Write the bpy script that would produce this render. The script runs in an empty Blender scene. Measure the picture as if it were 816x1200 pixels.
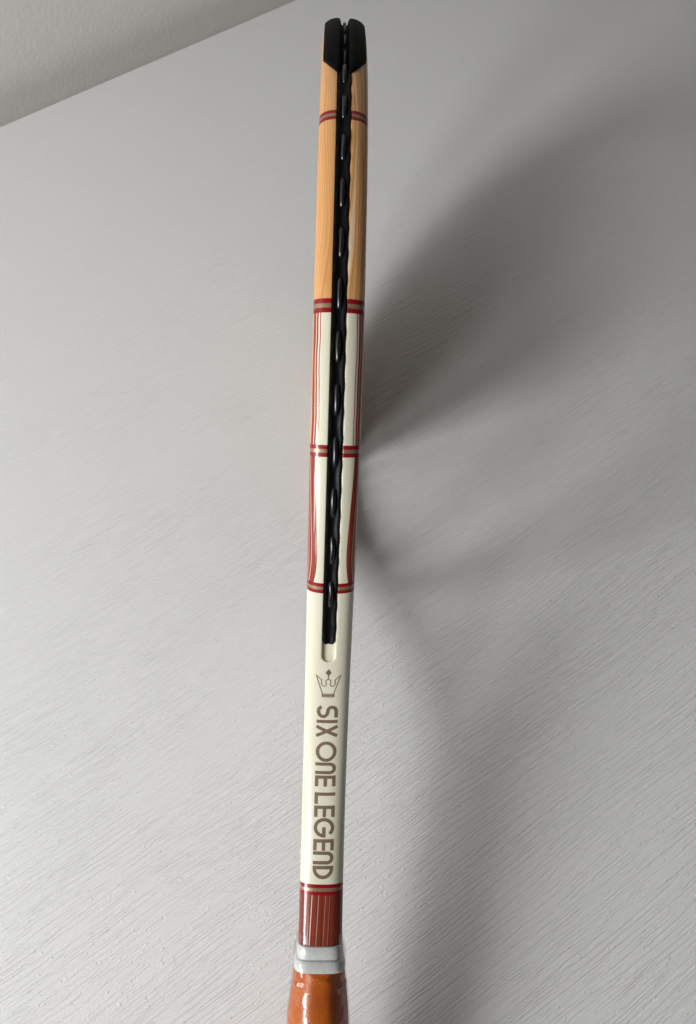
import bpy, bmesh, math, random
import numpy as np
from mathutils import Vector, Matrix
random.seed(4)
MM = 0.001
R = math.radians
scene = bpy.context.scene

# ------------------------------------------------------------------ camera
F_PX = 867.0                      # focal length in pixels of the 816x1200 photograph
PITCH = R(68.0)
AXIS = Vector((0, math.cos(PITCH), -math.sin(PITCH)))
UP = Vector((0, math.sin(PITCH), math.cos(PITCH)))
RIGHT = Vector((1, 0, 0))
# racket pose seen from the camera (millimetres): a runs to the tip, b across the hoop, c is the frame thickness
PH = R(10.69)
CAM_A, CAM_B = -355.3, 414.7
BETA, GAMMA, ALPHA = 0.0270, -0.0369, 5.53
def plane_x(Y, d): return ALPHA + BETA * Y + GAMMA * d
def rk_cam(a, b):
    da, db = a - CAM_A, b - CAM_B
    Y = da * math.cos(PH) + db * math.sin(PH)
    d = da * math.sin(PH) - db * math.cos(PH)
    return RIGHT * plane_x(Y, d) + UP * Y + AXIS * d
O0 = rk_cam(0, 0)
AV = (rk_cam(100, 0) - O0).normalized()
BV = (rk_cam(0, 100) - O0); BV = (BV - AV * BV.dot(AV)).normalized()
CV = AV.cross(BV).normalized()
if CV.x < 0: CV = -CV

# ------------------------------------------------------------------ outline of the frame
def outline():
    pts = [(159 - 159 * math.cos(x) ** .95, 130 * math.sin(x) ** .93) for x in np.linspace(0, math.pi / 2, 90)]
    T = [160, 200, 240, 280, 310, 345, 380, 410, 435, 460, 520]
    W = [130, 127.2, 118.5, 103.5, 88, 65, 44, 30, 22, 17.6, 15.2]
    tt = np.linspace(161, 520, 360)
    ww = np.interp(tt, T, W)
    k = np.hanning(29); k /= k.sum()
    ww = np.convolve(np.pad(ww, 14, mode='edge'), k, 'valid')
    return np.array(pts + list(zip(tt, ww)))
OUT = outline()
# resample by arc length and smooth
def resample(P, step):
    seg = np.hypot(*np.diff(P, axis=0).T); s = np.concatenate([[0], np.cumsum(seg)])
    n = int(s[-1] / step); q = np.linspace(0, s[-1], n + 1)
    return q, np.interp(q, s, P[:, 0]), np.interp(q, s, P[:, 1])
S_, T_, W_ = resample(OUT, 1.0)
SFULL = np.concatenate([-S_[:0:-1], S_]); TF = np.concatenate([T_[:0:-1], T_]); WF = np.concatenate([-W_[:0:-1], W_])
kk = np.hanning(17); kk /= kk.sum()
TF = np.convolve(np.pad(TF, 8, mode='reflect', reflect_type='odd'), kk, 'valid'); WF = np.convolve(np.pad(WF, 8, mode='reflect', reflect_type='odd'), kk, 'valid')
SMAX = S_[-1]
dT = np.gradient(TF, SFULL); dW = np.gradient(WF, SFULL)
def path(s):
    """point (a,b) of the outer outline and its outward normal at signed arc length s from the tip (s>0: side near the camera)"""
    a = -np.interp(s, SFULL, TF); b = np.interp(s, SFULL, WF)
    ta = -np.interp(s, SFULL, dT); tb = np.interp(s, SFULL, dW)
    l = math.hypot(ta, tb); ta /= l; tb /= l
    return a, b, tb, -ta
def frame_at(s):
    a, b, _, _ = path(s)
    ta = -np.interp(s, SFULL, dT); tb = np.interp(s, SFULL, dW)
    l = math.hypot(ta, tb); ta /= l; tb /= l
    # tangent (ta,tb) runs away from the tip on the near side; outward normal is to its left seen with b up
    na, nb = tb, -ta
    return a, b, na, nb
lowest = min((O0 + AV * (-t) + BV * (w) + CV * c).z for t, w in zip(TF, WF) for c in (-6, 0, 6))
H = -lowest
CAM = Vector((0, 0, H + 0.0))
def world(a, b, c): return (CAM + O0 + AV * a + BV * b + CV * c) * MM
def px_to_table(x, y, z=0.0):
    ray = AXIS + RIGHT * ((x - 408) / F_PX) + UP * ((600 - y) / F_PX)
    t = (z - CAM.z) / ray.z
    return CAM + ray * t
def to_px(a, b, c=0):
    v = O0 + AV * a + BV * b + CV * c
    d = v.dot(AXIS); return 408 + F_PX * v.dot(RIGHT) / d, 600 - F_PX * v.dot(UP) / d

cam_d = bpy.data.cameras.new("camera"); cam = bpy.data.objects.new("camera", cam_d)
scene.collection.objects.link(cam); scene.camera = cam
cam_d.sensor_fit = 'VERTICAL'; cam_d.sensor_height = 36; cam_d.sensor_width = 24.48
cam_d.lens = 36 * F_PX / 1200
cam_d.clip_start = 0.01; cam_d.clip_end = 50
cam.matrix_world = Matrix.Translation(CAM * MM) @ Matrix((RIGHT, UP, -AXIS)).transposed().to_4x4()
cam_d.dof.use_dof = True; cam_d.dof.focus_distance = 0.385; cam_d.dof.aperture_fstop = 20

# ------------------------------------------------------------------ world and light
w = bpy.data.worlds.new("World"); scene.world = w; w.use_nodes = True
bg = w.node_tree.nodes['Background']; bg.inputs[0].default_value = (1.0, 0.92, 0.84, 1); bg.inputs[1].default_value = 0.066
scene.view_settings.view_transform = 'Standard'; scene.view_settings.look = 'None'
scene.view_settings.exposure = 0.0; scene.view_settings.gamma = 1
def window_light(az, el, dist, wd, ht, power, color):
    d = Vector((-math.cos(R(az)) * math.cos(R(el)), -math.sin(R(az)) * math.cos(R(el)), math.sin(R(el))))
    L = bpy.data.lights.new("window_light", 'AREA'); L.shape = 'RECTANGLE'; L.size = wd; L.size_y = ht
    L.energy = power; L.color = color
    o = bpy.data.objects.new("window_light", L); scene.collection.objects.link(o)
    o.location = d * dist + Vector((0.0, 0.18, 0))
    h = Vector((-d.x, -d.y, 0)).normalized()
    o.rotation_euler = h.to_track_quat('-Z', 'Y').to_euler()
    return o
window_light(51, 30, 2.1, 0.32, 0.90, 13, (1.0, 1.0, 0.985))
window_light(31, 30, 2.1, 0.44, 0.90, 36, (1.0, 1.0, 0.99))
window_light(4, 29, 2.1, 0.50, 0.90, 11, (0.80, 0.93, 1.0))

# ------------------------------------------------------------------ node helpers
class NT:
    def __init__(self, name):
        self.m = bpy.data.materials.new(name); self.m.use_nodes = True
        self.t = self.m.node_tree; self.b = self.t.nodes['Principled BSDF']; self.out = self.t.nodes['Material Output']
    def n(self, typ, **kw):
        nd = self.t.nodes.new(typ)
        for k, v in kw.items(): setattr(nd, k, v)
        return nd
    def link(self, a, b): self.t.links.new(a, b)
    def put(self, sock, v):
        if hasattr(v, 'links'): self.link(v, sock)
        elif isinstance(v, (tuple, list)) and sock.type == 'RGBA': sock.default_value = (*v, 1) if len(v) == 3 else v
        else: sock.default_value = v
    def math(self, op, a, b=0.0, c=None, clamp=False):
        nd = self.n('ShaderNodeMath', operation=op); nd.use_clamp = clamp
        self.put(nd.inputs[0], a); self.put(nd.inputs[1], b)
        if c is not None: self.put(nd.inputs[2], c)
        return nd.outputs[0]
    def step(self, x, lo, hi):            # smooth 0..1 between lo and hi
        nd = self.n('ShaderNodeMapRange'); nd.interpolation_type = 'SMOOTHSTEP'
        self.put(nd.inputs[0], x); self.put(nd.inputs[1], lo); self.put(nd.inputs[2], hi)
        return nd.outputs[0]
    def mix(self, f, a, b):
        nd = self.n('ShaderNodeMix', data_type='RGBA')
        self.put(nd.inputs[0], f); self.put(nd.inputs[6], a); self.put(nd.inputs[7], b)
        return nd.outputs[2]
    def mixf(self, f, a, b):
        nd = self.n('ShaderNodeMix', data_type='FLOAT')
        self.put(nd.inputs[0], f); self.put(nd.inputs[2], a); self.put(nd.inputs[3], b)
        return nd.outputs[0]
    def xyz(self, x, y, z):
        nd = self.n('ShaderNodeCombineXYZ'); self.put(nd.inputs[0], x); self.put(nd.inputs[1], y); self.put(nd.inputs[2], z)
        return nd.outputs[0]
    def noise(self, vec, scale, detail=2, rough=.5, dist=0):
        nd = self.n('ShaderNodeTexNoise'); self.put(nd.inputs['Vector'], vec)
        nd.inputs['Scale'].default_value = scale; nd.inputs['Detail'].default_value = detail
        nd.inputs['Roughness'].default_value = rough; nd.inputs['Distortion'].default_value = dist
        return nd.outputs[0]
    def ramp(self, f, stops):
        nd = self.n('ShaderNodeValToRGB'); self.put(nd.inputs[0], f)
        e = nd.color_ramp.elements
        while len(e) < len(stops): e.new(0.5)
        for i, (p, c) in enumerate(stops): e[i].position = p; e[i].color = (*c, 1)
        return nd.outputs[0]
    def bump(self, h, strength, dist, normal=None):
        nd = self.n('ShaderNodeBump'); nd.inputs['Strength'].default_value = strength; nd.inputs['Distance'].default_value = dist
        self.put(nd.inputs['Height'], h)
        if normal is not None: self.link(normal, nd.inputs['Normal'])
        return nd.outputs[0]
def simple(name, col, rough=.5, metal=0, coat=0, spec=.5, bump=None):
    k = NT(name); k.b.inputs['Roughness'].default_value = rough; k.b.inputs['Metallic'].default_value = metal
    k.b.inputs['Coat Weight'].default_value = coat; k.b.inputs['Coat Roughness'].default_value = .08
    k.b.inputs['Specular IOR Level'].default_value = spec
    co = k.n('ShaderNodeTexCoord').outputs['Object']
    nz = k.noise(co, 900, 3)
    k.link(k.mix(k.step(nz, .3, .7), tuple(c * .88 for c in col), col), k.b.inputs['Base Color'])
    if bump: k.link(k.bump(nz, bump[0], bump[1]), k.b.inputs['Normal'])
    return k.m

# ------------------------------------------------------------------ table, wall, floor
e0 = px_to_table(0, 148); e1 = px_to_table(345, 0)
G = (e1 - e0); G.z = 0; G.normalize()           # along the table edge = grain direction
N = Vector((-G.y, G.x, 0))
ang = math.atan2(G.y, G.x)

def mat_table():
    k = NT("painted wood")
    co = k.n('ShaderNodeTexCoord').outputs['Object']
    sp = k.n('ShaderNodeSeparateXYZ'); k.link(co, sp.inputs[0]); x, y = sp.outputs[0], sp.outputs[1]
    wob = k.noise(k.xyz(k.math('MULTIPLY', x, 7), k.math('MULTIPLY', y, 16), 0), 1, 3)
    yy = k.math('ADD', y, k.math('MULTIPLY', wob, 0.010))
    ridge = k.noise(k.xyz(k.math('MULTIPLY', x, 21), k.math('MULTIPLY', yy, 590), 0), 1, 2, .5)
    ridge2 = k.noise(k.xyz(k.math('MULTIPLY', x, 60), k.math('MULTIPLY', yy, 1250), 3), 1, 1, .5)
    fine = k.noise(k.xyz(k.math('MULTIPLY', x, 620), k.math('MULTIPLY', yy, 1100), 7), 1, 2, .6)
    amt = k.noise(k.xyz(k.math('MULTIPLY', x, 8), k.math('MULTIPLY', y, 22), 9), 1, 2)
    groove = k.step(ridge, .40, .54)
    vo = k.n('ShaderNodeTexVoronoi'); k.link(k.xyz(k.math('MULTIPLY', x, 300), k.math('MULTIPLY', yy, 560), 0), vo.inputs['Vector'])
    vo.inputs['Scale'].default_value = 1.0
    sel = k.n('ShaderNodeSeparateColor'); k.link(vo.outputs['Color'], sel.inputs[0])
    nub = k.math('MULTIPLY', k.math('SUBTRACT', 1.0, k.step(vo.outputs['Distance'], .05, .42)), k.step(sel.outputs[0], .82, .86))
    pit = k.math('MULTIPLY', k.math('SUBTRACT', 1.0, k.step(vo.outputs['Distance'], .05, .42)), k.step(sel.outputs[1], .92, .94))
    h = k.math('MULTIPLY', groove, k.mixf(k.step(amt, .3, .7), .45, 1.0))
    h = k.math('ADD', h, k.math('MULTIPLY', ridge2, .7))
    h = k.math('ADD', h, k.math('MULTIPLY', fine, .9))
    h = k.math('ADD', h, k.math('MULTIPLY', nub, .8))
    h = k.math('SUBTRACT', h, k.math('MULTIPLY', pit, .8))
    zone = k.mixf(k.step(y, -.25, .40), .80, .24)
    k.link(k.bump(k.math('MULTIPLY', h, zone), 1.0, .00034), k.b.inputs['Normal'])
    big = k.noise(co, 3.5, 3)
    c = k.mix(big, (.70, .70, .705), (.735, .735, .74))
    k.link(c, k.b.inputs['Base Color'])
    k.b.inputs['Roughness'].default_value = .5
    k.b.inputs['Specular IOR Level'].default_value = .35
    return k.m
def mat_wall():
    k = NT("plaster wall")
    co = k.n('ShaderNodeTexCoord').outputs['Object']
    a = k.noise(co, 260, 4, .6); b = k.noise(co, 60, 3)
    k.link(k.bump(k.math('ADD', a, b), .3, .0007), k.b.inputs['Normal'])
    k.link(k.mix(k.noise(co, 4, 2), (.76, .76, .73), (.80, .79, .76)), k.b.inputs['Base Color'])
    k.b.inputs['Roughness'].default_value = .85
    return k.m

def make(name, bm, mat, parent=None, smooth=True, sharp=None):
    me = bpy.data.meshes.new(name); bm.to_mesh(me); bm.free()
    if smooth: me.shade_smooth()
    if sharp is not None: me.set_sharp_from_angle(angle=R(sharp))
    o = bpy.data.objects.new(name, me); scene.collection.objects.link(o)
    if mat: me.materials.append(mat)
    if parent: o.parent = parent
    return o
def box(bm, c, s, rot=None, bev=0):
    r = bmesh.ops.create_cube(bm, size=1.0); vs = r['verts']
    for v in vs: v.co = Vector((v.co.x * s[0], v.co.y * s[1], v.co.z * s[2]))
    if bev:
        es = list({e for v in vs for e in v.link_edges})
        rr = bmesh.ops.bevel(bm, geom=es, offset=bev, segments=3, affect='EDGES', profile=.5)
        vs = list({v for f in rr['faces'] for v in f.verts} | {v for v in vs if v.is_valid})
    for v in vs:
        if rot: v.co = rot @ v.co
        v.co += Vector(c)
    return vs
LT, DT, TH = 2.2, 0.95, 0.026
bm = bmesh.new(); box(bm, (0, 0, 0), (LT, DT, TH), bev=.0022)
table = make("table_top", bm, mat_table(), sharp=35)
edge_mid = px_to_table(172, 74) * MM
cpos = edge_mid + G * 0.35 - N * (DT / 2); cpos.z = -TH / 2
table.location = cpos; table.rotation_euler = (0, 0, ang)
table['kind'] = 'structure'
bm = bmesh.new(); box(bm, (0, 0, 0), (4.4, .1, 2.6))
wall = make("wall", bm, mat_wall(), smooth=False)
GAP = 0.030
wp = edge_mid + N * (GAP + .05); wp.z = 0.58
wall.location = wp; wall.rotation_euler = (0, 0, ang); wall['kind'] = 'structure'
bm = bmesh.new(); box(bm, (0, 0, 0), (5, 4, .05))
fl = make("floor", bm, simple("floor boards", (.28, .22, .17), .5), smooth=False)
fl.location = (0, 0, -.76); fl['kind'] = 'structure'

# ------------------------------------------------------------------ racket
racket = bpy.data.objects.new("tennis_racket", None); scene.collection.objects.link(racket)
racket.matrix_world = Matrix.Translation(world(0, 0, 0)) @ Matrix((AV, BV, CV)).transposed().to_4x4()
racket['label'] = "cream and woodgrain tennis racket standing on edge on the white table, orange grip"
racket['category'] = "tennis racket"
# children live in racket coordinates (a,b,c) in metres
def loc(a, b, c): return Vector((a * MM, b * MM, c * MM))

# arc lengths of the painted landmarks, from where they show on the outer edge in the photograph
_ss = np.arange(10, SMAX, .5); _py = []
for s in _ss:
    a, b, na, nb = frame_at(s); _py.append(to_px(a, b)[1])
_py = np.array(_py); i0 = int(np.argmin(_py))
def s_of(y): return float(np.interp(y, _py[i0:], _ss[i0:]))
print('tangent', _py[i0], 'sof', [(y, round(s_of(y), 1), round(float(np.interp(s_of(y), SFULL, TF)), 1)) for y in (84, 135, 358, 528, 690, 755, 775, 826, 1030, 1043, 1110)])
S_BAND = [s_of(134), s_of(358), s_of(529), s_of(690), s_of(1043)]
S_GEND = s_of(776); S_STRIP = s_of(757)
S_RED = s_of(1116)

PW = 2.55      # superellipse power of the section
HW = 11.0     # half beam
def thick(s):
    t = np.interp(abs(s), SFULL, TF)
    base = 12.5
    return base + 2.0 * min(1, max(0, (t - 400) / 60))
GW, GD = 3.25, 1.9
def gwidth(s):
    s = abs(s); x = s - (S_GEND - GW)
    if x <= 0: return GW, GD
    if x >= GW * .995: return .35, 0.0
    g = GW * math.sqrt(1 - (x / GW) ** 2)
    return max(g, .35), GD * (1 - .75 * (x / GW) ** 1.5)
def outer_n(w, h): return h * ((1 - min(.9999, abs(w) / HW) ** PW) ** (1 / PW) - 1)
NS = 30
def section(s):
    """list of (w, n, u): w across the beam, n outward, u signed perimeter"""
    h = thick(s) / 2; g, D = gwidth(s); side = []
    bev = .35 if D > 0 else .1
    for f_ in (0, .5, .85, .97): 
        w_ = g * f_; side.append((w_, outer_n(w_, h) - D * (1 if f_ < .9 else .93), w_))
    side.append((g, outer_n(g, h) - (.28 if D > 0 else 0), g))
    side.append((g + bev * .4, outer_n(g + bev * .4, h) - (.07 if D > 0 else 0), g + bev * .4))
    w0 = g + bev
    th0 = math.asin((w0 / HW) ** (PW / 2)); pw, pn, u = side[-1]
    for j in range(NS + 1):
        th = th0 + (math.pi - th0) * j / NS
        w_ = HW * max(0, math.sin(th)) ** (2 / PW); c = math.cos(th)
        n_ = h * (math.copysign(abs(c) ** (2 / PW), c) - 1)
        u += math.hypot(w_ - pw, n_ - pn); pw, pn = w_, n_
        side.append((w_, n_, u))
    full = [(-w_, n_, -u_) for w_, n_, u_ in reversed(side[1:])] + side
    return full[1:]          # first and last coincide (w=0, inner side)
def place(s, w_, n_):
    a, b, na, nb = frame_at(s)
    return loc(a + na * n_, b + nb * n_, w_)
def sweep(name, s_list, secfn, mat, closed_sec=True, cap=True, parent=racket):
    rows = [secfn(s) for s in s_list]; M = len(rows[0])
    verts = []; uvs = []
    for s, row in zip(s_list, rows):
        for (w_, n_, u_) in row: verts.append(place(s, w_, n_)); uvs.append((u_, s))
    faces = []
    for i in range(len(s_list) - 1):
        for j in range(M if closed_sec else M - 1):
            k = (j + 1) % M
            faces.append((i * M + j, i * M + k, (i + 1) * M + k, (i + 1) * M + j))
    ncap = 0
    if cap: faces.append(tuple(range(M - 1, -1, -1))); faces.append(tuple((len(s_list) - 1) * M + j for j in range(M)))
    me = bpy.data.meshes.new(name); me.from_pydata(verts, [], faces)
    uv = me.uv_layers.new(name="uv"); d = np.zeros((len(me.loops), 2), dtype=np.float32)
    li = np.zeros(len(me.loops), dtype=np.int32); me.loops.foreach_get('vertex_index', li)
    d[:] = np.array(uvs, dtype=np.float32)[li]
    # seam: last column to first column
    if closed_sec:
        M_ = M
        nq = (len(s_list) - 1) * M
        q = np.arange(nq); seam = q[(q % M) == M - 1]
        for f_ in seam:
            for L in range(4):
                if li[f_ * 4 + L] % M == 0: d[f_ * 4 + L, 0] = abs(d[f_ * 4 + L, 0])
    uv.data.foreach_set('uv', d.ravel())
    me.shade_smooth(); me.update()
    o = bpy.data.objects.new(name, me); scene.collection.objects.link(o); o.parent = parent
    if mat: me.materials.append(mat)
    bmm = bmesh.new(); bmm.from_mesh(me); bmesh.ops.recalc_face_normals(bmm, faces=bmm.faces); bmm.to_mesh(me); bmm.free()
    me.set_sharp_from_angle(angle=R(50))
    return o

IVORY = (.80, .77, .62); RED = (.27, .001, .009); REDW = (.34, .045, .028); TAUPE = (.36, .25, .15); ORANGE = (.66, .30, .095)
def mat_frame():
    k = NT("painted frame lacquer")
    uvn = k.n('ShaderNodeUVMap'); uvn.uv_map = "uv"
    sp = k.n('ShaderNodeSeparateXYZ'); k.link(uvn.outputs[0], sp.inputs[0])
    u, sv = sp.outputs[0], sp.outputs[1]
    au = k.math('ABSOLUTE', u); s = k.math('ABSOLUTE', sv)
    side = k.math('GREATER_THAN', sv, 0.0)
    # orange wood
    warp = k.noise(k.xyz(k.math('MULTIPLY', u, .10), k.math('MULTIPLY', sv, .011), 5.2), 1, 1)
    wu = k.math('ADD', u, k.math('MULTIPLY', warp, 11.0))
    fib = k.noise(k.xyz(k.math('MULTIPLY', wu, 1.9), k.math('MULTIPLY', sv, .008), 0), 1, 3, .55)
    wood = k.ramp(fib, [(.30, (.54, .20, .05)), (.41, (.74, .35, .12)), (.47, (.82, .44, .17)), (.52, (.64, .28, .085)), (.58, (.80, .42, .155)), (.66, (.66, .29, .09)), (.74, (.84, .50, .24))])
    lines = k.math('ABSOLUTE', k.math('SUBTRACT', k.math('FRACT', k.math('MULTIPLY', wu, .26)), .5))
    lmask = k.math('SUBTRACT', 1.0, k.step(lines, .04, .13))
    lsel = k.step(k.noise(k.xyz(k.math('MULTIPLY', wu, .22), k.math('MULTIPLY', sv, .004), 11), 1, 1), .42, .50)
    fl_ = k.math('ABSOLUTE', k.math('SUBTRACT', k.math('FRACT', k.math('MULTIPLY', wu, .95)), .5))
    fm_ = k.math('MULTIPLY', k.math('SUBTRACT', 1.0, k.step(fl_, .03, .22)), k.step(k.noise(k.xyz(k.math('MULTIPLY', wu, .5), k.math('MULTIPLY', sv, .01), 4), 1, 1), .38, .6))
    lft = k.math('LESS_THAN', u, 0.0)
    wood = k.mix(k.math('MULTIPLY', fm_, .6), wood, (.90, .62, .36))
    dk_ = k.math('SUBTRACT', 1.0, k.step(k.math('ABSOLUTE', k.math('SUBTRACT', k.math('FRACT', k.math('ADD', k.math('MULTIPLY', wu, .7), .3)), .5)), .02, .16))
    wood = k.mix(k.math('MULTIPLY', dk_, .5), wood, (.52, .21, .06))
    wood = k.mix(k.math('MULTIPLY', k.math('MULTIPLY', lmask, lsel), k.mixf(lft, .75, .0)), wood, (.86, .72, .52))
    # red wood
    fr = k.noise(k.xyz(k.math('MULTIPLY', u, 1.6), k.math('MULTIPLY', sv, .012), 2), 1, 3, .6)
    redw = k.ramp(fr, [(.3, (.13, .010, .006)), (.5, (.30, .035, .020)), (.7, (.42, .085, .050))])
    # edge stripes between bands 2 and 3
    wav = k.noise(k.xyz(k.math('MULTIPLY', side, 3), k.math('MULTIPLY', sv, .035), k.math('SIGN', u)), 1, 2)
    wv = k.math('MULTIPLY', k.math('SUBTRACT', wav, .5), 2.2)
    a2 = k.math('ADD', au, wv)
    def line(c, wd, x=a2): return k.math('SUBTRACT', 1.0, k.step(k.math('ABSOLUTE', k.math('SUBTRACT', x, c)), wd * .5 - .08, wd * .5 + .12))
    z2 = k.mix(line(7.9, .45), IVORY, (.45, .05, .04))
    z2 = k.mix(line(10.3, 2.9), z2, redw)
    z2 = k.mix(k.math('MULTIPLY', line(9.9, .45), .8), z2, (.85, .66, .5))
    z2 = k.mix(k.step(au, 11.6, 11.8), z2, wood)
    # zone 3: red woodgrain swelling along the edge
    # boundary = 7.8 at band 3, 5.6 in the middle, 7.8 at band 4
    x3 = k.math('DIVIDE', k.math('SUBTRACT', s, S_BAND[2]), S_BAND[3] - S_BAND[2])
    bell = k.math('MULTIPLY', k.math('POWER', k.math('MAXIMUM', x3, .001), 1.4), k.math('SUBTRACT', 1.0, k.math('POWER', k.math('MAXIMUM', x3, .001), 5.0)))
    bd = k.math('SUBTRACT', 8.8, k.math('MULTIPLY', bell, 4.2))
    q = k.math('SUBTRACT', au, bd)
    z3 = k.mix(k.step(q, -.08, .08), IVORY, redw)
    z3 = k.mix(k.math('MULTIPLY', line(2.9, .35, q), .75), z3, (.85, .62, .45))
    z3 = k.mix(k.math('MULTIPLY', line(4.6, .5, q), .6), z3, (.82, .50, .32))
    # shaft red part with pinstripes
    pin = k.ramp(k.noise(k.xyz(k.math('MULTIPLY', k.math('ADD', u, k.math('MULTIPLY', sv, .012)), 1.1), k.math('MULTIPLY', sv, .004), 1), 1, 4, .7), [(.30, (.08, .009, .006)), (.45, (.19, .025, .013)), (.55, (.27, .040, .020)), (.66, (.16, .020, .012)), (.70, (.32, .10, .05)), (.73, (.15, .018, .010))])
    us = k.math('ADD', u, k.math('MULTIPLY', k.math('SUBTRACT', s, S_BAND[4]), .035))
    for c_, w_, m_ in ((-4.6, .42, .85), (-1.3, .26, .55), (2.2, .2, .35), (4.4, .2, .3), (-7.2, .22, .3)):
        pin = k.mix(k.math('MULTIPLY', line(c_, w_, us), m_), pin, (.80, .68, .55))
    col = k.mix(k.math('GREATER_THAN', s, S_BAND[1]), wood, z2)
    col = k.mix(k.math('GREATER_THAN', s, S_BAND[2]), col, z3)
    col = k.mix(k.math('GREATER_THAN', s, S_BAND[3]), col, IVORY)
    col = k.mix(k.math('GREATER_THAN', s, S_BAND[4]), col, pin)
    taupe = 0; red = 0
    for i, b_ in enumerate(S_BAND):
        hw = (2.7, 3.0, 2.6, 2.6, 2.6)[i]
        d = k.math('ABSOLUTE', k.math('SUBTRACT', s, b_))
        r_ = k.math('SUBTRACT', 1.0, k.step(d, hw - .1, hw + .1)); t_ = k.math('SUBTRACT', 1.0, k.step(d, hw * .31 - .1, hw * .31 + .1))
        red = r_ if i == 0 else k.math('MAXIMUM', red, r_); taupe = t_ if i == 0 else k.math('MAXIMUM', taupe, t_)
    # bands 0..3 stop short of the inner side
    col = k.mix(red, col, RED); col = k.mix(taupe, col, TAUPE)
    k.link(col, k.b.inputs['Base Color'])
    k.link(k.math('MULTIPLY', taupe, .45), k.b.inputs['Metallic'])
    k.b.inputs['Roughness'].default_value = .38
    k.b.inputs['Specular IOR Level'].default_value = .3
    k.b.inputs['Coat Weight'].default_value = .55; k.b.inputs['Coat Roughness'].default_value = .10
    co = k.n('ShaderNodeTexCoord').outputs['Object']
    k.link(k.bump(k.noise(co, 140, 2), .12, .0004), k.b.inputs['Normal'])
    return k.m
M_FRAME = mat_frame()
M_BLACK = simple("black nylon", (.004, .004, .005), .42, spec=.14, bump=(.25, .0002))
M_GUARD = simple("black matte nylon", (.0025, .0025, .003), .6, spec=.07, bump=(.2, .0002))
M_STRING = simple("black string", (.008, .009, .011), .27, spec=.8)
M_INK = simple("taupe ink", (.215, .150, .10), .45)
M_GREY = simple("grey rubber", (.68, .70, .68), .42, bump=(.2, .0002))

extra = list(np.arange(S_GEND - 5, S_GEND + 2, .22))
S_LIM = float(np.interp(502, TF[len(TF)//2:], SFULL[len(TF)//2:]))
s_list = sorted(set([round(x, 3) for x in np.arange(-S_LIM, S_LIM + .1, 1.35)] + [round(x, 3) for x in extra] + [round(-x, 3) for x in extra]))
frame = sweep("frame", s_list, section, M_FRAME)

# bumper guard over the top of the hoop: taper to a blunt point on each side
S_BG0, S_BG1 = s_of(66), s_of(85)
GOFF = 1.8
def bumper_sec(s):
    h = thick(s) / 2; x = abs(s)
    lim = 9.6 if x < S_BG0 else max(3.6, 9.6 - 6.0 * (x - S_BG0) / (S_BG1 - S_BG0))
    off = GOFF * min(1, max(.12, (S_BG1 + 1 - x) / 3.0))
    th1 = math.asin((lim / HW) ** (PW / 2)) if lim < HW else 1.2
    if x < S_BG0: th1 = 1.07
    else: th1 = 1.07 + (math.asin((3.4 / HW) ** (PW / 2)) - 1.07) * min(1, (x - S_BG0) / (S_BG1 - S_BG0))
    half = []
    ch = 2.1     # half width of the string channel
    q_ = min(1, off / GOFF)
    pts = [(0, -1.55), (ch * .6, -1.5), (ch * .75, -1.1), (ch, off - 1.1 * q_), (ch + .35, off - .5 * q_), (ch + .85, off - .15 * q_)]
    th0 = math.asin(((ch + 1.5) / HW) ** (PW / 2)); nn = 12
    sup = []
    for j in range(nn + 1):
        th = th0 + (th1 - th0) * j / nn
        ww = HW * math.sin(th) ** (2 / PW); n_ = h * (math.cos(th) ** (2 / PW) - 1)
        # outward offset
        th_ = th + .01; w2 = HW * math.sin(th_) ** (2 / PW); n2 = h * (math.cos(th_) ** (2 / PW) - 1)
        dx, dy = w2 - ww, n2 - n_; l = math.hypot(dx, dy)
        f_ = (1 - .35 * (j / nn) ** 2) if j < nn - 1 else (.35 if j == nn - 1 else .1)
        sup.append((ww - dy / l * off * f_, n_ + dx / l * off * f_))
    top = [(w_, outer_n(w_, h) + n_) for w_, n_ in pts] + sup
    # underside just inside the frame surface
    und = [(sup[-1][0] * .97, sup[-1][1] - .5), (ch + 1.2, -2.4), (0, -2.6)]
    full = [(w_, n_, w_) for w_, n_ in top] + [(w_, n_, w_) for w_, n_ in und]
    left = [(-w_, n_, -w_) for w_, n_, _ in reversed(full[1:-1])]
    return full + left
sl = list(np.arange(-S_BG1, S_BG1 + .1, 1.0))
sweep("bumper_guard", sl, bumper_sec, M_GUARD)

# grommet strips in the groove on each side of the hoop
def hole_positions():
    xs = []; x = S_BG1 - 6
    while x < S_STRIP - 4: xs.append(x); x += 11.2
    return xs
HOLES = hole_positions()
def strip_sec(sgn):
    def f(s):
        x = abs(s)
        ph = (x - HOLES[0]) / 11.2 * 2 * math.pi
        k_ = .5 + .5 * math.cos(ph)
        endf = min(1, max(0, (S_STRIP - x) / 2.0)) ** .5
        hw = (2.66 + .52 * k_) * max(.25, endf)
        top = .10 + .22 * k_ - (1 - endf) * 1.0
        full = [(0, -.75 + .35 * k_ - .3 * (1 - endf)), (hw * .38, -.6 + .35 * k_ - .3 * (1 - endf)), (hw * .62, top - .15), (hw * .8, top), (hw * .97, top - .06), (hw, top - .35), (hw, -1.86), (0, -1.88)]
        h = thick(s) / 2
        full = [(w_, n_ + outer_n(w_, h), w_) for w_, n_ in full]
        return full + [(-w_, n_, -w_) for w_, n_, _ in reversed(full[1:-1])]
    return f
for sg in (1, -1):
    sl = [sg * x for x in np.arange(S_BG1 - 1.5, S_STRIP, .8)]
    if sg < 0: sl = sl[::-1]
    sweep("grommet_strip", sl, strip_sec(sg), M_BLACK)

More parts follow.
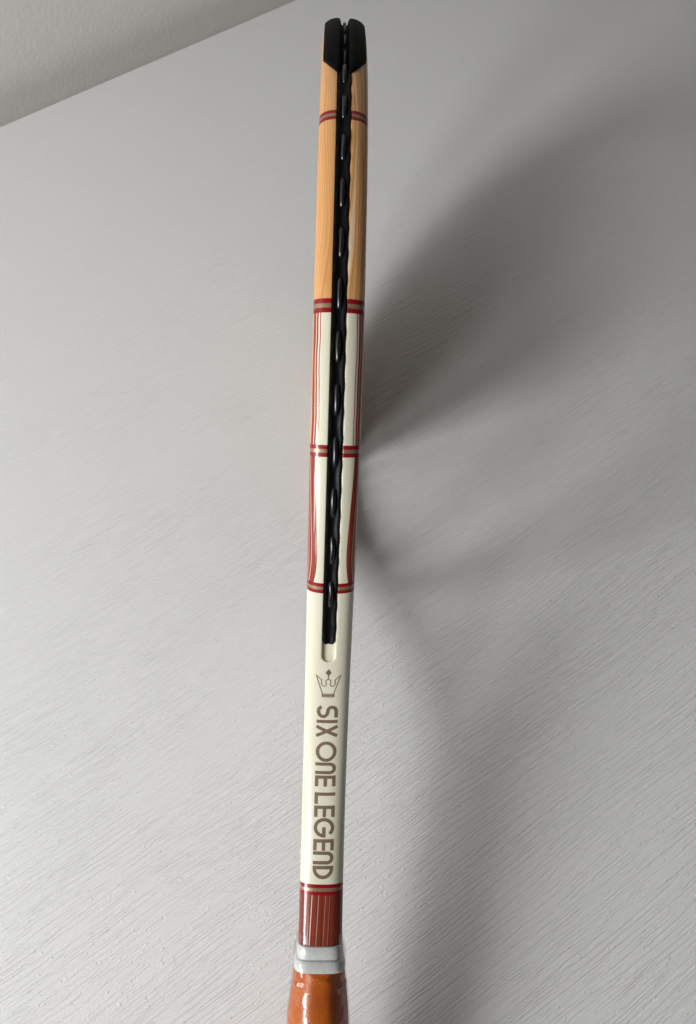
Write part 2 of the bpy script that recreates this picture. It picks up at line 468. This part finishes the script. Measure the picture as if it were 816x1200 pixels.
def tube(name, pts, rad, mat, parent=racket, nseg=8):
    """tube through points in racket millimetres"""
    P = [Vector(p) for p in pts]; bm = bmesh.new(); rings = []
    prev = None
    for i, p in enumerate(P):
        t = (P[min(i + 1, len(P) - 1)] - P[max(i - 1, 0)]).normalized()
        ref = Vector((0, 0, 1)) if abs(t.z) < .9 else Vector((1, 0, 0))
        x = t.cross(ref).normalized(); y = t.cross(x)
        r = rad[i] if isinstance(rad, (list, tuple)) else rad
        rings.append([bm.verts.new((p + x * math.cos(2 * math.pi * k / nseg) * r + y * math.sin(2 * math.pi * k / nseg) * r) * MM) for k in range(nseg)])
    for i in range(len(rings) - 1):
        for k in range(nseg):
            bm.faces.new((rings[i][k], rings[i][(k + 1) % nseg], rings[i + 1][(k + 1) % nseg], rings[i + 1][k]))
    bm.faces.new(rings[0]); bm.faces.new(rings[-1][::-1])
    bmesh.ops.recalc_face_normals(bm, faces=bm.faces)
    return make(name, bm, mat, parent)
def on_path(s, w_, n_):
    a, b, na, nb = frame_at(s); return (a + na * n_, b + nb * n_, w_)
# string loops running outside the frame from hole to hole
rnd = random.Random(3)
for sg in (1, -1):
    i = 0
    while i < len(HOLES) - 1:
        s0, s1 = HOLES[i] - 1.2, HOLES[i + 1] + 1.2
        off = rnd.uniform(-.25, .25); pts = []
        for j in range(13):
            f_ = j / 12; s = s0 + (s1 - s0) * f_
            n_ = -1.9 + 2.45 * math.sin(math.pi * f_) ** .45
            pts.append(on_path(sg * s, off * math.sin(math.pi * f_) + rnd.uniform(-.02, .02), n_))
        tube("string_loop", pts, 1.12, M_STRING)
        i += 2
# string running in the channel of the bumper
x = -S_BG1 + 8
while x < S_BG1 - 16:
    pts = [on_path(x + 13 * j / 10, 0, -2.2 + 1.5 * math.sin(math.pi * j / 10) ** .45) for j in range(11)]
    tube("string_loop", pts, .72, simple("black string lighter", (.02, .02, .02), .3) if x > 0 else M_STRING)  # slightly lighter black on the camera side
    x += 19

# throat bridge closing the hoop
def inner_w(t): return float(np.interp(t, TF[len(TF) // 2:], WF[len(WF) // 2:]))
TB = 338.0
bm = bmesh.new(); rings = []
y0 = inner_w(316) - 7.5
for j in range(41):
    b = -y0 + 2 * y0 * j / 40
    a = -(TB + 6 - 28 * (b / y0) ** 2)
    da = 56 * b / y0 ** 2; l = math.hypot(1, da); nx, ny = -1 / l, da / l * -1   # toward the handle
    ring = []
    for k in range(24):
        th = 2 * math.pi * k / 24; c, s_ = math.cos(th), math.sin(th)
        ww = 10.2 * math.copysign(abs(s_) ** (2 / 3), s_); nn = 5.5 * math.copysign(abs(c) ** (2 / 3), c)
        ring.append(bm.verts.new(Vector((a + nx * nn, b + ny * nn, ww)) * MM))
    rings.append(ring)
for i in range(40):
    for k in range(24): bm.faces.new((rings[i][k], rings[i][(k + 1) % 24], rings[i + 1][(k + 1) % 24], rings[i + 1][k]))
bmesh.ops.recalc_face_normals(bm, faces=bm.faces)
M_IV = NT("ivory lacquer"); M_IV.b.inputs['Base Color'].default_value = (*IVORY, 1); M_IV.b.inputs['Roughness'].default_value = .35; M_IV.b.inputs['Coat Weight'].default_value = .5
M_IVORY = M_IV.m
make("throat_bridge", bm, M_IVORY, racket)

# string bed
def hoop_half(t):
    """inner half width of the hoop at distance t from the tip"""
    return inner_w(t) - 12.0
def bridge_t(b): return TB + 6 - 28 * (b / y0) ** 2 - 5
HO = len(TF) // 2
for i in range(16):
    b = -97.5 + 13.0 * i
    # tip end of the main string
    tw = [t for t in np.arange(8, 160, .5) if hoop_half(t) > abs(b)]
    t0 = (tw[0] if tw else 20) - 3
    t1 = bridge_t(b) + 3 if abs(b) < y0 - 4 else max([t for t in np.arange(180, 340, .5) if hoop_half(t) > abs(b)]) + 3
    n = 46; pts = [(-(t0 + (t1 - t0) * j / n), b, .55 * math.sin(j * math.pi / 1.0 + i * math.pi + .5 * math.pi)) for j in range(n + 1)]
    tube("main_string", pts, .65, M_STRING, nseg=6)
for i in range(18):
    t = 30 + 16.0 * i
    h = hoop_half(t) + 3
    n = 34; pts = [(-t, -h + 2 * h * j / n, .55 * math.sin(j * math.pi + i * math.pi - .5 * math.pi)) for j in range(n + 1)]
    tube("cross_string", pts, .65, M_STRING, nseg=6)

# unseen card added at the tip of the string bed to darken its shadow
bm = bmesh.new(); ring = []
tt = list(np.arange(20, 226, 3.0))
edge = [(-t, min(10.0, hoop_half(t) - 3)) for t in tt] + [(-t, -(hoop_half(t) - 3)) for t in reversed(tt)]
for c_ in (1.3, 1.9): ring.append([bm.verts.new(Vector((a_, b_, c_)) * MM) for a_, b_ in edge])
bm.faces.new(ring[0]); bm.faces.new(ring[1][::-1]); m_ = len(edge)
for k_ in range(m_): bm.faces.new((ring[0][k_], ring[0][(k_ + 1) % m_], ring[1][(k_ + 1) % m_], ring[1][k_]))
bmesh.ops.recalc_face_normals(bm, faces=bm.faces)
make("added_shadow_card", bm, simple("brown shadow card", (.36, .25, .15), .8), racket, smooth=False)

# ------------------------------------------------------------------ printed crown and lettering
S_TXT0, S_TXT1 = s_of(827), s_of(1030.5)
CAPH = 10.3
def surf(s, w_, off):
    h = thick(s) / 2; return place(s, w_, outer_n(w_, h) + off)
def stroke_mesh(bm, pts, wd, closed=False, off=.05, ymap=None, square=True):
    """pts in (x along s, y across) millimetres; flat ribbon laid on the lacquer"""
    P = [Vector((p[0], p[1])) for p in pts]
    # subdivide
    Q = []
    n = len(P)
    for i in range(n if closed else n - 1):
        A_, B_ = P[i], P[(i + 1) % n]; k_ = max(1, int((B_ - A_).length / .8))
        for j in range(k_): Q.append(A_.lerp(B_, j / k_))
    if not closed: Q.append(P[-1])
    m = len(Q); L = []; Rr = []
    for i in range(m):
        a_ = Q[(i - 1) % m] if (closed or i > 0) else Q[i]; b_ = Q[(i + 1) % m] if (closed or i < m - 1) else Q[i]
        d1 = (Q[i] - a_); d2 = (b_ - Q[i])
        if d1.length < 1e-6: d1 = d2
        if d2.length < 1e-6: d2 = d1
        d1 = d1.normalized(); d2 = d2.normalized(); t = (d1 + d2)
        t = t.normalized() if t.length > 1e-4 else d1
        c = max(.45, t.dot(d1)); nrm = Vector((-t.y, t.x)) * (wd / 2 / c)
        L.append(Q[i] + nrm); Rr.append(Q[i] - nrm)
    vl = [[bm.verts.new(surf(q_.x, q_.y, off)) for q_ in (l_, l_.lerp(r_, .5), r_)] for l_, r_ in zip(L, Rr)]
    for i in range(m if closed else m - 1):
        k_ = (i + 1) % m
        for j in range(2): bm.faces.new((vl[i][j], vl[i][j + 1], vl[k_][j + 1], vl[k_][j]))
ST = 1.72
def arc(cx, cy, rx, ry, a0, a1, n=18): return [(cx + rx * math.cos(R(a0 + (a1 - a0) * i / n)), cy + ry * math.sin(R(a0 + (a1 - a0) * i / n))) for i in range(n + 1)]
def letter_strokes(ch, x0, x1):
    """strokes (polyline, closed) in a box x0..x1 by 0..CAPH, y up"""
    e = ST / 2; Hh = CAPH; wd = x1 - x0; cx = (x0 + x1) / 2; yb, yt = e, Hh - e; l, r = x0 + e, x1 - e
    if ch == 'I': return [([(cx, 0), (cx, Hh)], False)]
    if ch == 'L': return [([(l, Hh), (l, e), (x1, e)], False)]
    if ch == 'E': return [([(x1, yt), (l, yt), (l, yb), (x1, yb)], False), ([(l + e, Hh / 2), (x1, Hh / 2)], False)]
    if ch == 'X': return [([(l, 0), (r, Hh)], False), ([(l, Hh), (r, 0)], False)]
    if ch == 'O': return [(arc(cx, Hh / 2, (r - l) / 2, (yt - yb) / 2, 0, 354, 40), True)]
    if ch == 'N':
        rr = (r - l) / 2
        return [([(l, 0)] + arc(cx, yt - rr, rr, rr, 180, 0) + [(r, 0)], False)]
    if ch == 'D':
        rx = (r - l)
        return [([(l, yb), (l, yt)] + arc(l + rx * .12, Hh / 2, rx * .88, (yt - yb) / 2, 90, -90, 22), True)]
    if ch == 'G':
        rx = (r - l) / 2
        return [(arc(cx, Hh / 2, rx, (yt - yb) / 2, 42, 360, 34) , False), ([(x1, Hh / 2), (cx - .2, Hh / 2)], False)]
    if ch == 'S':
        rt = (yt - Hh * .52) / 2; rb = (Hh * .52 - yb) / 2; m = Hh * .52
        rx = (r - l) / 2
        return [([(x1 - .3, yt)] + arc(l + rt * 1.15, m + rt, rt * 1.15, rt, 90, 270, 12) + arc(r - rb * 1.25, m - rb, rb * 1.25, rb, 90, -90, 12) + arc(l + 1.7, yb + 2.0, 1.75, 2.0, -90, -165, 5)[0:], False)]
TXT = [('S', 826.9, 841.6), ('I', 843.8, 847.4), ('X', 849.6, 864.2), ('O', 869, 892.8), ('N', 893.6, 907.4), ('E', 908.9, 921.7), ('L', 928.8, 942.3),
       ('E', 944.2, 957.6), ('G', 958.6, 981.5), ('E', 983.5, 996.9), ('N', 997.8, 1013.2), ('D', 1014.7, 1030.4)]
for ch, ya, yb_ in TXT:
    bm = bmesh.new()
    for k_, (pl, cl) in enumerate(letter_strokes(ch, s_of(ya), s_of(yb_))):
        stroke_mesh(bm, [(x, y - CAPH / 2 + .35) for x, y in pl], ST, cl, off=.05 + .02 * k_)
    o = make("letter", bm, M_INK, racket)
    o['label'] = "taupe capital letter " + ch
# crown: x to the right (w), y up toward the tip
def cr(px, py):   # crop pixels of the photograph's crown to (s, w)
    y = 670 + py / 6.277; return (s_of(y), (px - 331) / 325 * 22.0)
def crown_stroke(bm, pts, wd, closed=False, off=.05): stroke_mesh(bm, [cr(*p) for p in pts], wd, closed, off)
bm = bmesh.new()
left = [(296, 898), (249, 764), (290, 798)] + [(287 + 0, 812), (288, 830), (300, 843), (316, 840), (324, 826), (318, 812), (320, 798), (334, 792)]
crown_stroke(bm, left, .42, off=.05)
crown_stroke(bm, [(672 - x if True else x, y) for x, y in [(x, y) for x, y in left]], .42, off=.07)
crown_stroke(bm, [(293, 900), (379, 900), (377, 921), (297, 921)], .42, True, off=.09)
crown_stroke(bm, [(297, 911), (377, 911)], .75, off=.04)
crown_stroke(bm, [(334, 792), (335, 765), (335, 745)], .45, off=.11)
make("crown_emblem", bm, M_INK, racket)
bm = bmesh.new()
dm = [cr(*p) for p in ((335, 716), (356, 743), (337, 770), (314, 743))]
cc = cr(335, 743); vc = bm.verts.new(surf(*cc, .13)); vv = [bm.verts.new(surf(p[0], p[1], .13)) for p in dm]
for i in range(4): bm.faces.new((vc, vv[i], vv[(i + 1) % 4]))
make("crown_finial", bm, M_INK, racket)

# ------------------------------------------------------------------ handle
def t_of_y(y, half):     # distance from the tip where a handle surface of half height 'half' shows at photo row y
    lo, hi = 400, 685
    for _ in range(40):
        m = (lo + hi) / 2
        if to_px(-m, half)[1] < y: lo = m
        else: hi = m
    return lo
t_col0, t_col1, t_col2 = t_of_y(1110, 16.5), t_of_y(1127, 17.0), t_of_y(1141, 17.5)
t_c = t_of_y(1200, 18)
print('handle t', t_col0, t_col1, t_col2, t_c)
def octo(hw, hb, n=64, p=4.5):
    """rounded octagon section (w half hw, b half hb)"""
    pts = []
    for k_ in range(n):
        th = 2 * math.pi * k_ / n; c, s_ = math.cos(th), math.sin(th)
        x, y = abs(c), abs(s_)
        # support: max-norm like combination of square and diamond
        v = ((x) ** 12 + (y) ** 12 + ((x + y) / 1.42) ** 12) ** (1 / 12)
        pts.append((hw * c / v, hb * s_ / v, th))
    return pts
def loft(name, rows, mat, parent=racket, cap=True, sharp=None):
    """rows: list of (t, [(w,b)...])"""
    bm = bmesh.new(); rings = []
    uvl = bm.loops.layers.uv.new("uv")
    for t, sec in rows: rings.append([bm.verts.new(Vector((-t, p[1], p[0])) * MM) for p in sec])
    M = len(rings[0])
    for i in range(len(rings) - 1):
        for k_ in range(M):
            f_ = bm.faces.new((rings[i][k_], rings[i][(k_ + 1) % M], rings[i + 1][(k_ + 1) % M], rings[i + 1][k_]))
            for lp, (uu, tv) in zip(f_.loops, ((k_, rows[i][0]), (k_ + 1, rows[i][0]), (k_ + 1, rows[i + 1][0]), (k_, rows[i + 1][0]))): lp[uvl].uv = (uu / M, tv)
    if cap: bm.faces.new(rings[0][::-1]); bm.faces.new(rings[-1])
    bmesh.ops.recalc_face_normals(bm, faces=bm.faces)
    return make(name, bm, mat, parent, sharp=sharp)
def grip_half(t):
    f_ = min(1, max(0, (t - t_col2) / 34)); f_ = math.sin(f_ * math.pi / 2)
    return 12.4 + 3.2 * f_, 15.2 + 2.3 * f_
# leather grip with helical seam
PITCH_G = 27.0
def grip_row(t):
    hw, hb = grip_half(t); sec = []
    for (x, y, th) in octo(1, 1, 96):
        u = ((t + 8) / PITCH_G + th / (2 * math.pi)) % 1.0
        gro = -.55 * math.exp(-((u - .5) / .022) ** 2) + .35 * math.exp(-((u - .56) / .05) ** 2)
        l = math.hypot(x, y); sec.append((x * hw + x / l * gro, y * hb + y / l * gro))
    return (t, sec)
def mat_grip():
    k = NT("orange leather")
    co = k.n('ShaderNodeTexCoord').outputs['Object']
    v = k.n('ShaderNodeTexVoronoi'); k.link(co, v.inputs[0]); v.inputs['Scale'].default_value = 1100
    nz = k.noise(co, 55, 4, .6); f2 = k.noise(co, 900, 2)
    k.link(k.mix(k.step(nz, .3, .72), (.42, .080, .002), (.56, .125, .003)), k.b.inputs['Base Color'])
    k.link(k.bump(k.math('ADD', v.outputs['Distance'], f2), .35, .00025), k.b.inputs['Normal'])
    k.b.inputs['Roughness'].default_value = .42
    return k.m
loft("grip", [grip_row(t) for t in np.arange(t_col1 + 1, 664, 1.1)], mat_grip())
# butt cap
rows = []
for t, g in ((662, 0), (664, .6), (668, .9), (674, 1.8), (680, 2.6), (684, 2.6), (685.5, 1.2)):
    rows.append((t, [(x * (16.7 + g), y * (17.5 + g)) for x, y, _ in octo(1, 1)]))
loft("butt_cap", rows, M_IVORY, sharp=40)
# grey rubber collar in two steps
def rrect(hw, hb, n=64, p=4.5):
    out = []
    for k_ in range(n):
        th = 2 * math.pi * k_ / n; c, s_ = math.cos(th), math.sin(th)
        out.append((hw * math.copysign(abs(c) ** (2 / p), c), hb * math.copysign(abs(s_) ** (2 / p), s_)))
    return out
def collar_rows(seq): return [(t, rrect(hw, hb)) for t, hw, hb in seq]
sm = t_col1 - t_col0; s2 = t_col2 - t_col1
loft("collar", collar_rows([(t_col0 - .1, 11.3, 15.4), (t_col0, 11.4, 16.2), (t_col0 + .5, 11.7, 16.5), (t_col1 - .9, 11.75, 16.6), (t_col1 - .3, 11.6, 16.3), (t_col1 + 1.2, 11.5, 16.0)]), M_GREY, sharp=60)
loft("collar_band", collar_rows([(t_col1 - .2, 11.9, 15.5), (t_col1, 11.9, 16.8), (t_col1 + .7, 12.4, 17.2), (t_col1 + s2 * .6, 12.8, 17.5), (t_col2 - .5, 13.0, 17.6), (t_col2 + .2, 12.7, 17.3), (t_col2 + .4, 12, 15)]), M_GREY, sharp=60)
# clear plastic wrapping
def mat_film():
    k = NT("clear film"); k.t.nodes.remove(k.b)
    tr = k.n('ShaderNodeBsdfTransparent'); gl = k.n('ShaderNodeBsdfGlossy'); gl.inputs['Roughness'].default_value = .16
    tr.inputs[0].default_value = (.96, .96, .96, 1)
    fr = k.n('ShaderNodeFresnel'); fr.inputs[0].default_value = 1.45
    gm = k.n('ShaderNodeNewGeometry')
    mx = k.n('ShaderNodeMixShader'); k.link(k.math('MULTIPLY', k.math('ADD', k.math('MULTIPLY', fr.outputs[0], 1.1), .01, clamp=True), k.math('SUBTRACT', 1.0, gm.outputs['Backfacing'])), mx.inputs[0]); k.link(tr.outputs[0], mx.inputs[1]); k.link(gl.outputs[0], mx.inputs[2])
    co = k.n('ShaderNodeTexCoord').outputs['Object']
    sp = k.n('ShaderNodeMapping'); sp.inputs['Scale'].default_value = (1, .35, .35); k.link(co, sp.inputs[0])
    bp = k.bump(k.noise(sp.outputs[0], 200, 2, .5), .45, .0008)
    k.link(bp, gl.inputs['Normal']); k.link(bp, fr.inputs['Normal'])
    k.link(mx.outputs[0], k.out.inputs[0]); return k.m
t_f0 = t_of_y(1097, 16.3)
rows = []
for t in np.arange(t_f0, 660, 1.2):
    if t < t_col0: hw, hb = 11.35, np.interp(t, TF[HO:], WF[HO:]) + .35
    elif t < t_col1: hw, hb = 12.05, 17.0
    elif t < t_col2 + 3: hw, hb = 13.4, 18.0
    else: g = grip_half(t); hw, hb = g[0] + .6, g[1] + .6
    rows.append([t, hw, hb])
A_ = np.array(rows); ker = np.hanning(7); ker /= ker.sum()
for c_ in (1, 2): A_[:, c_] = np.maximum(A_[:, c_], np.convolve(np.pad(A_[:, c_], 3, mode='edge'), ker, 'valid'))
rw = []
for t, hw, hb in A_:
    sec = []
    for k_, (x, y) in enumerate(rrect(1, 1, 96, 4.0) if t < t_col2 + 8 else [(x, y) for x, y, _ in octo(1, 1, 96)]):
        th = 2 * math.pi * k_ / 96
        wr = .10 * math.sin(9 * th + t * .35) + .07 * math.sin(17 * th - t * .8)
        wr *= min(1, max(0, (t - t_f0) / 15))
        sec.append((x * (hw + wr), y * (hb + wr)))
    rw.append((t, sec))
loft("plastic_wrap", rw, mat_film(), cap=False)
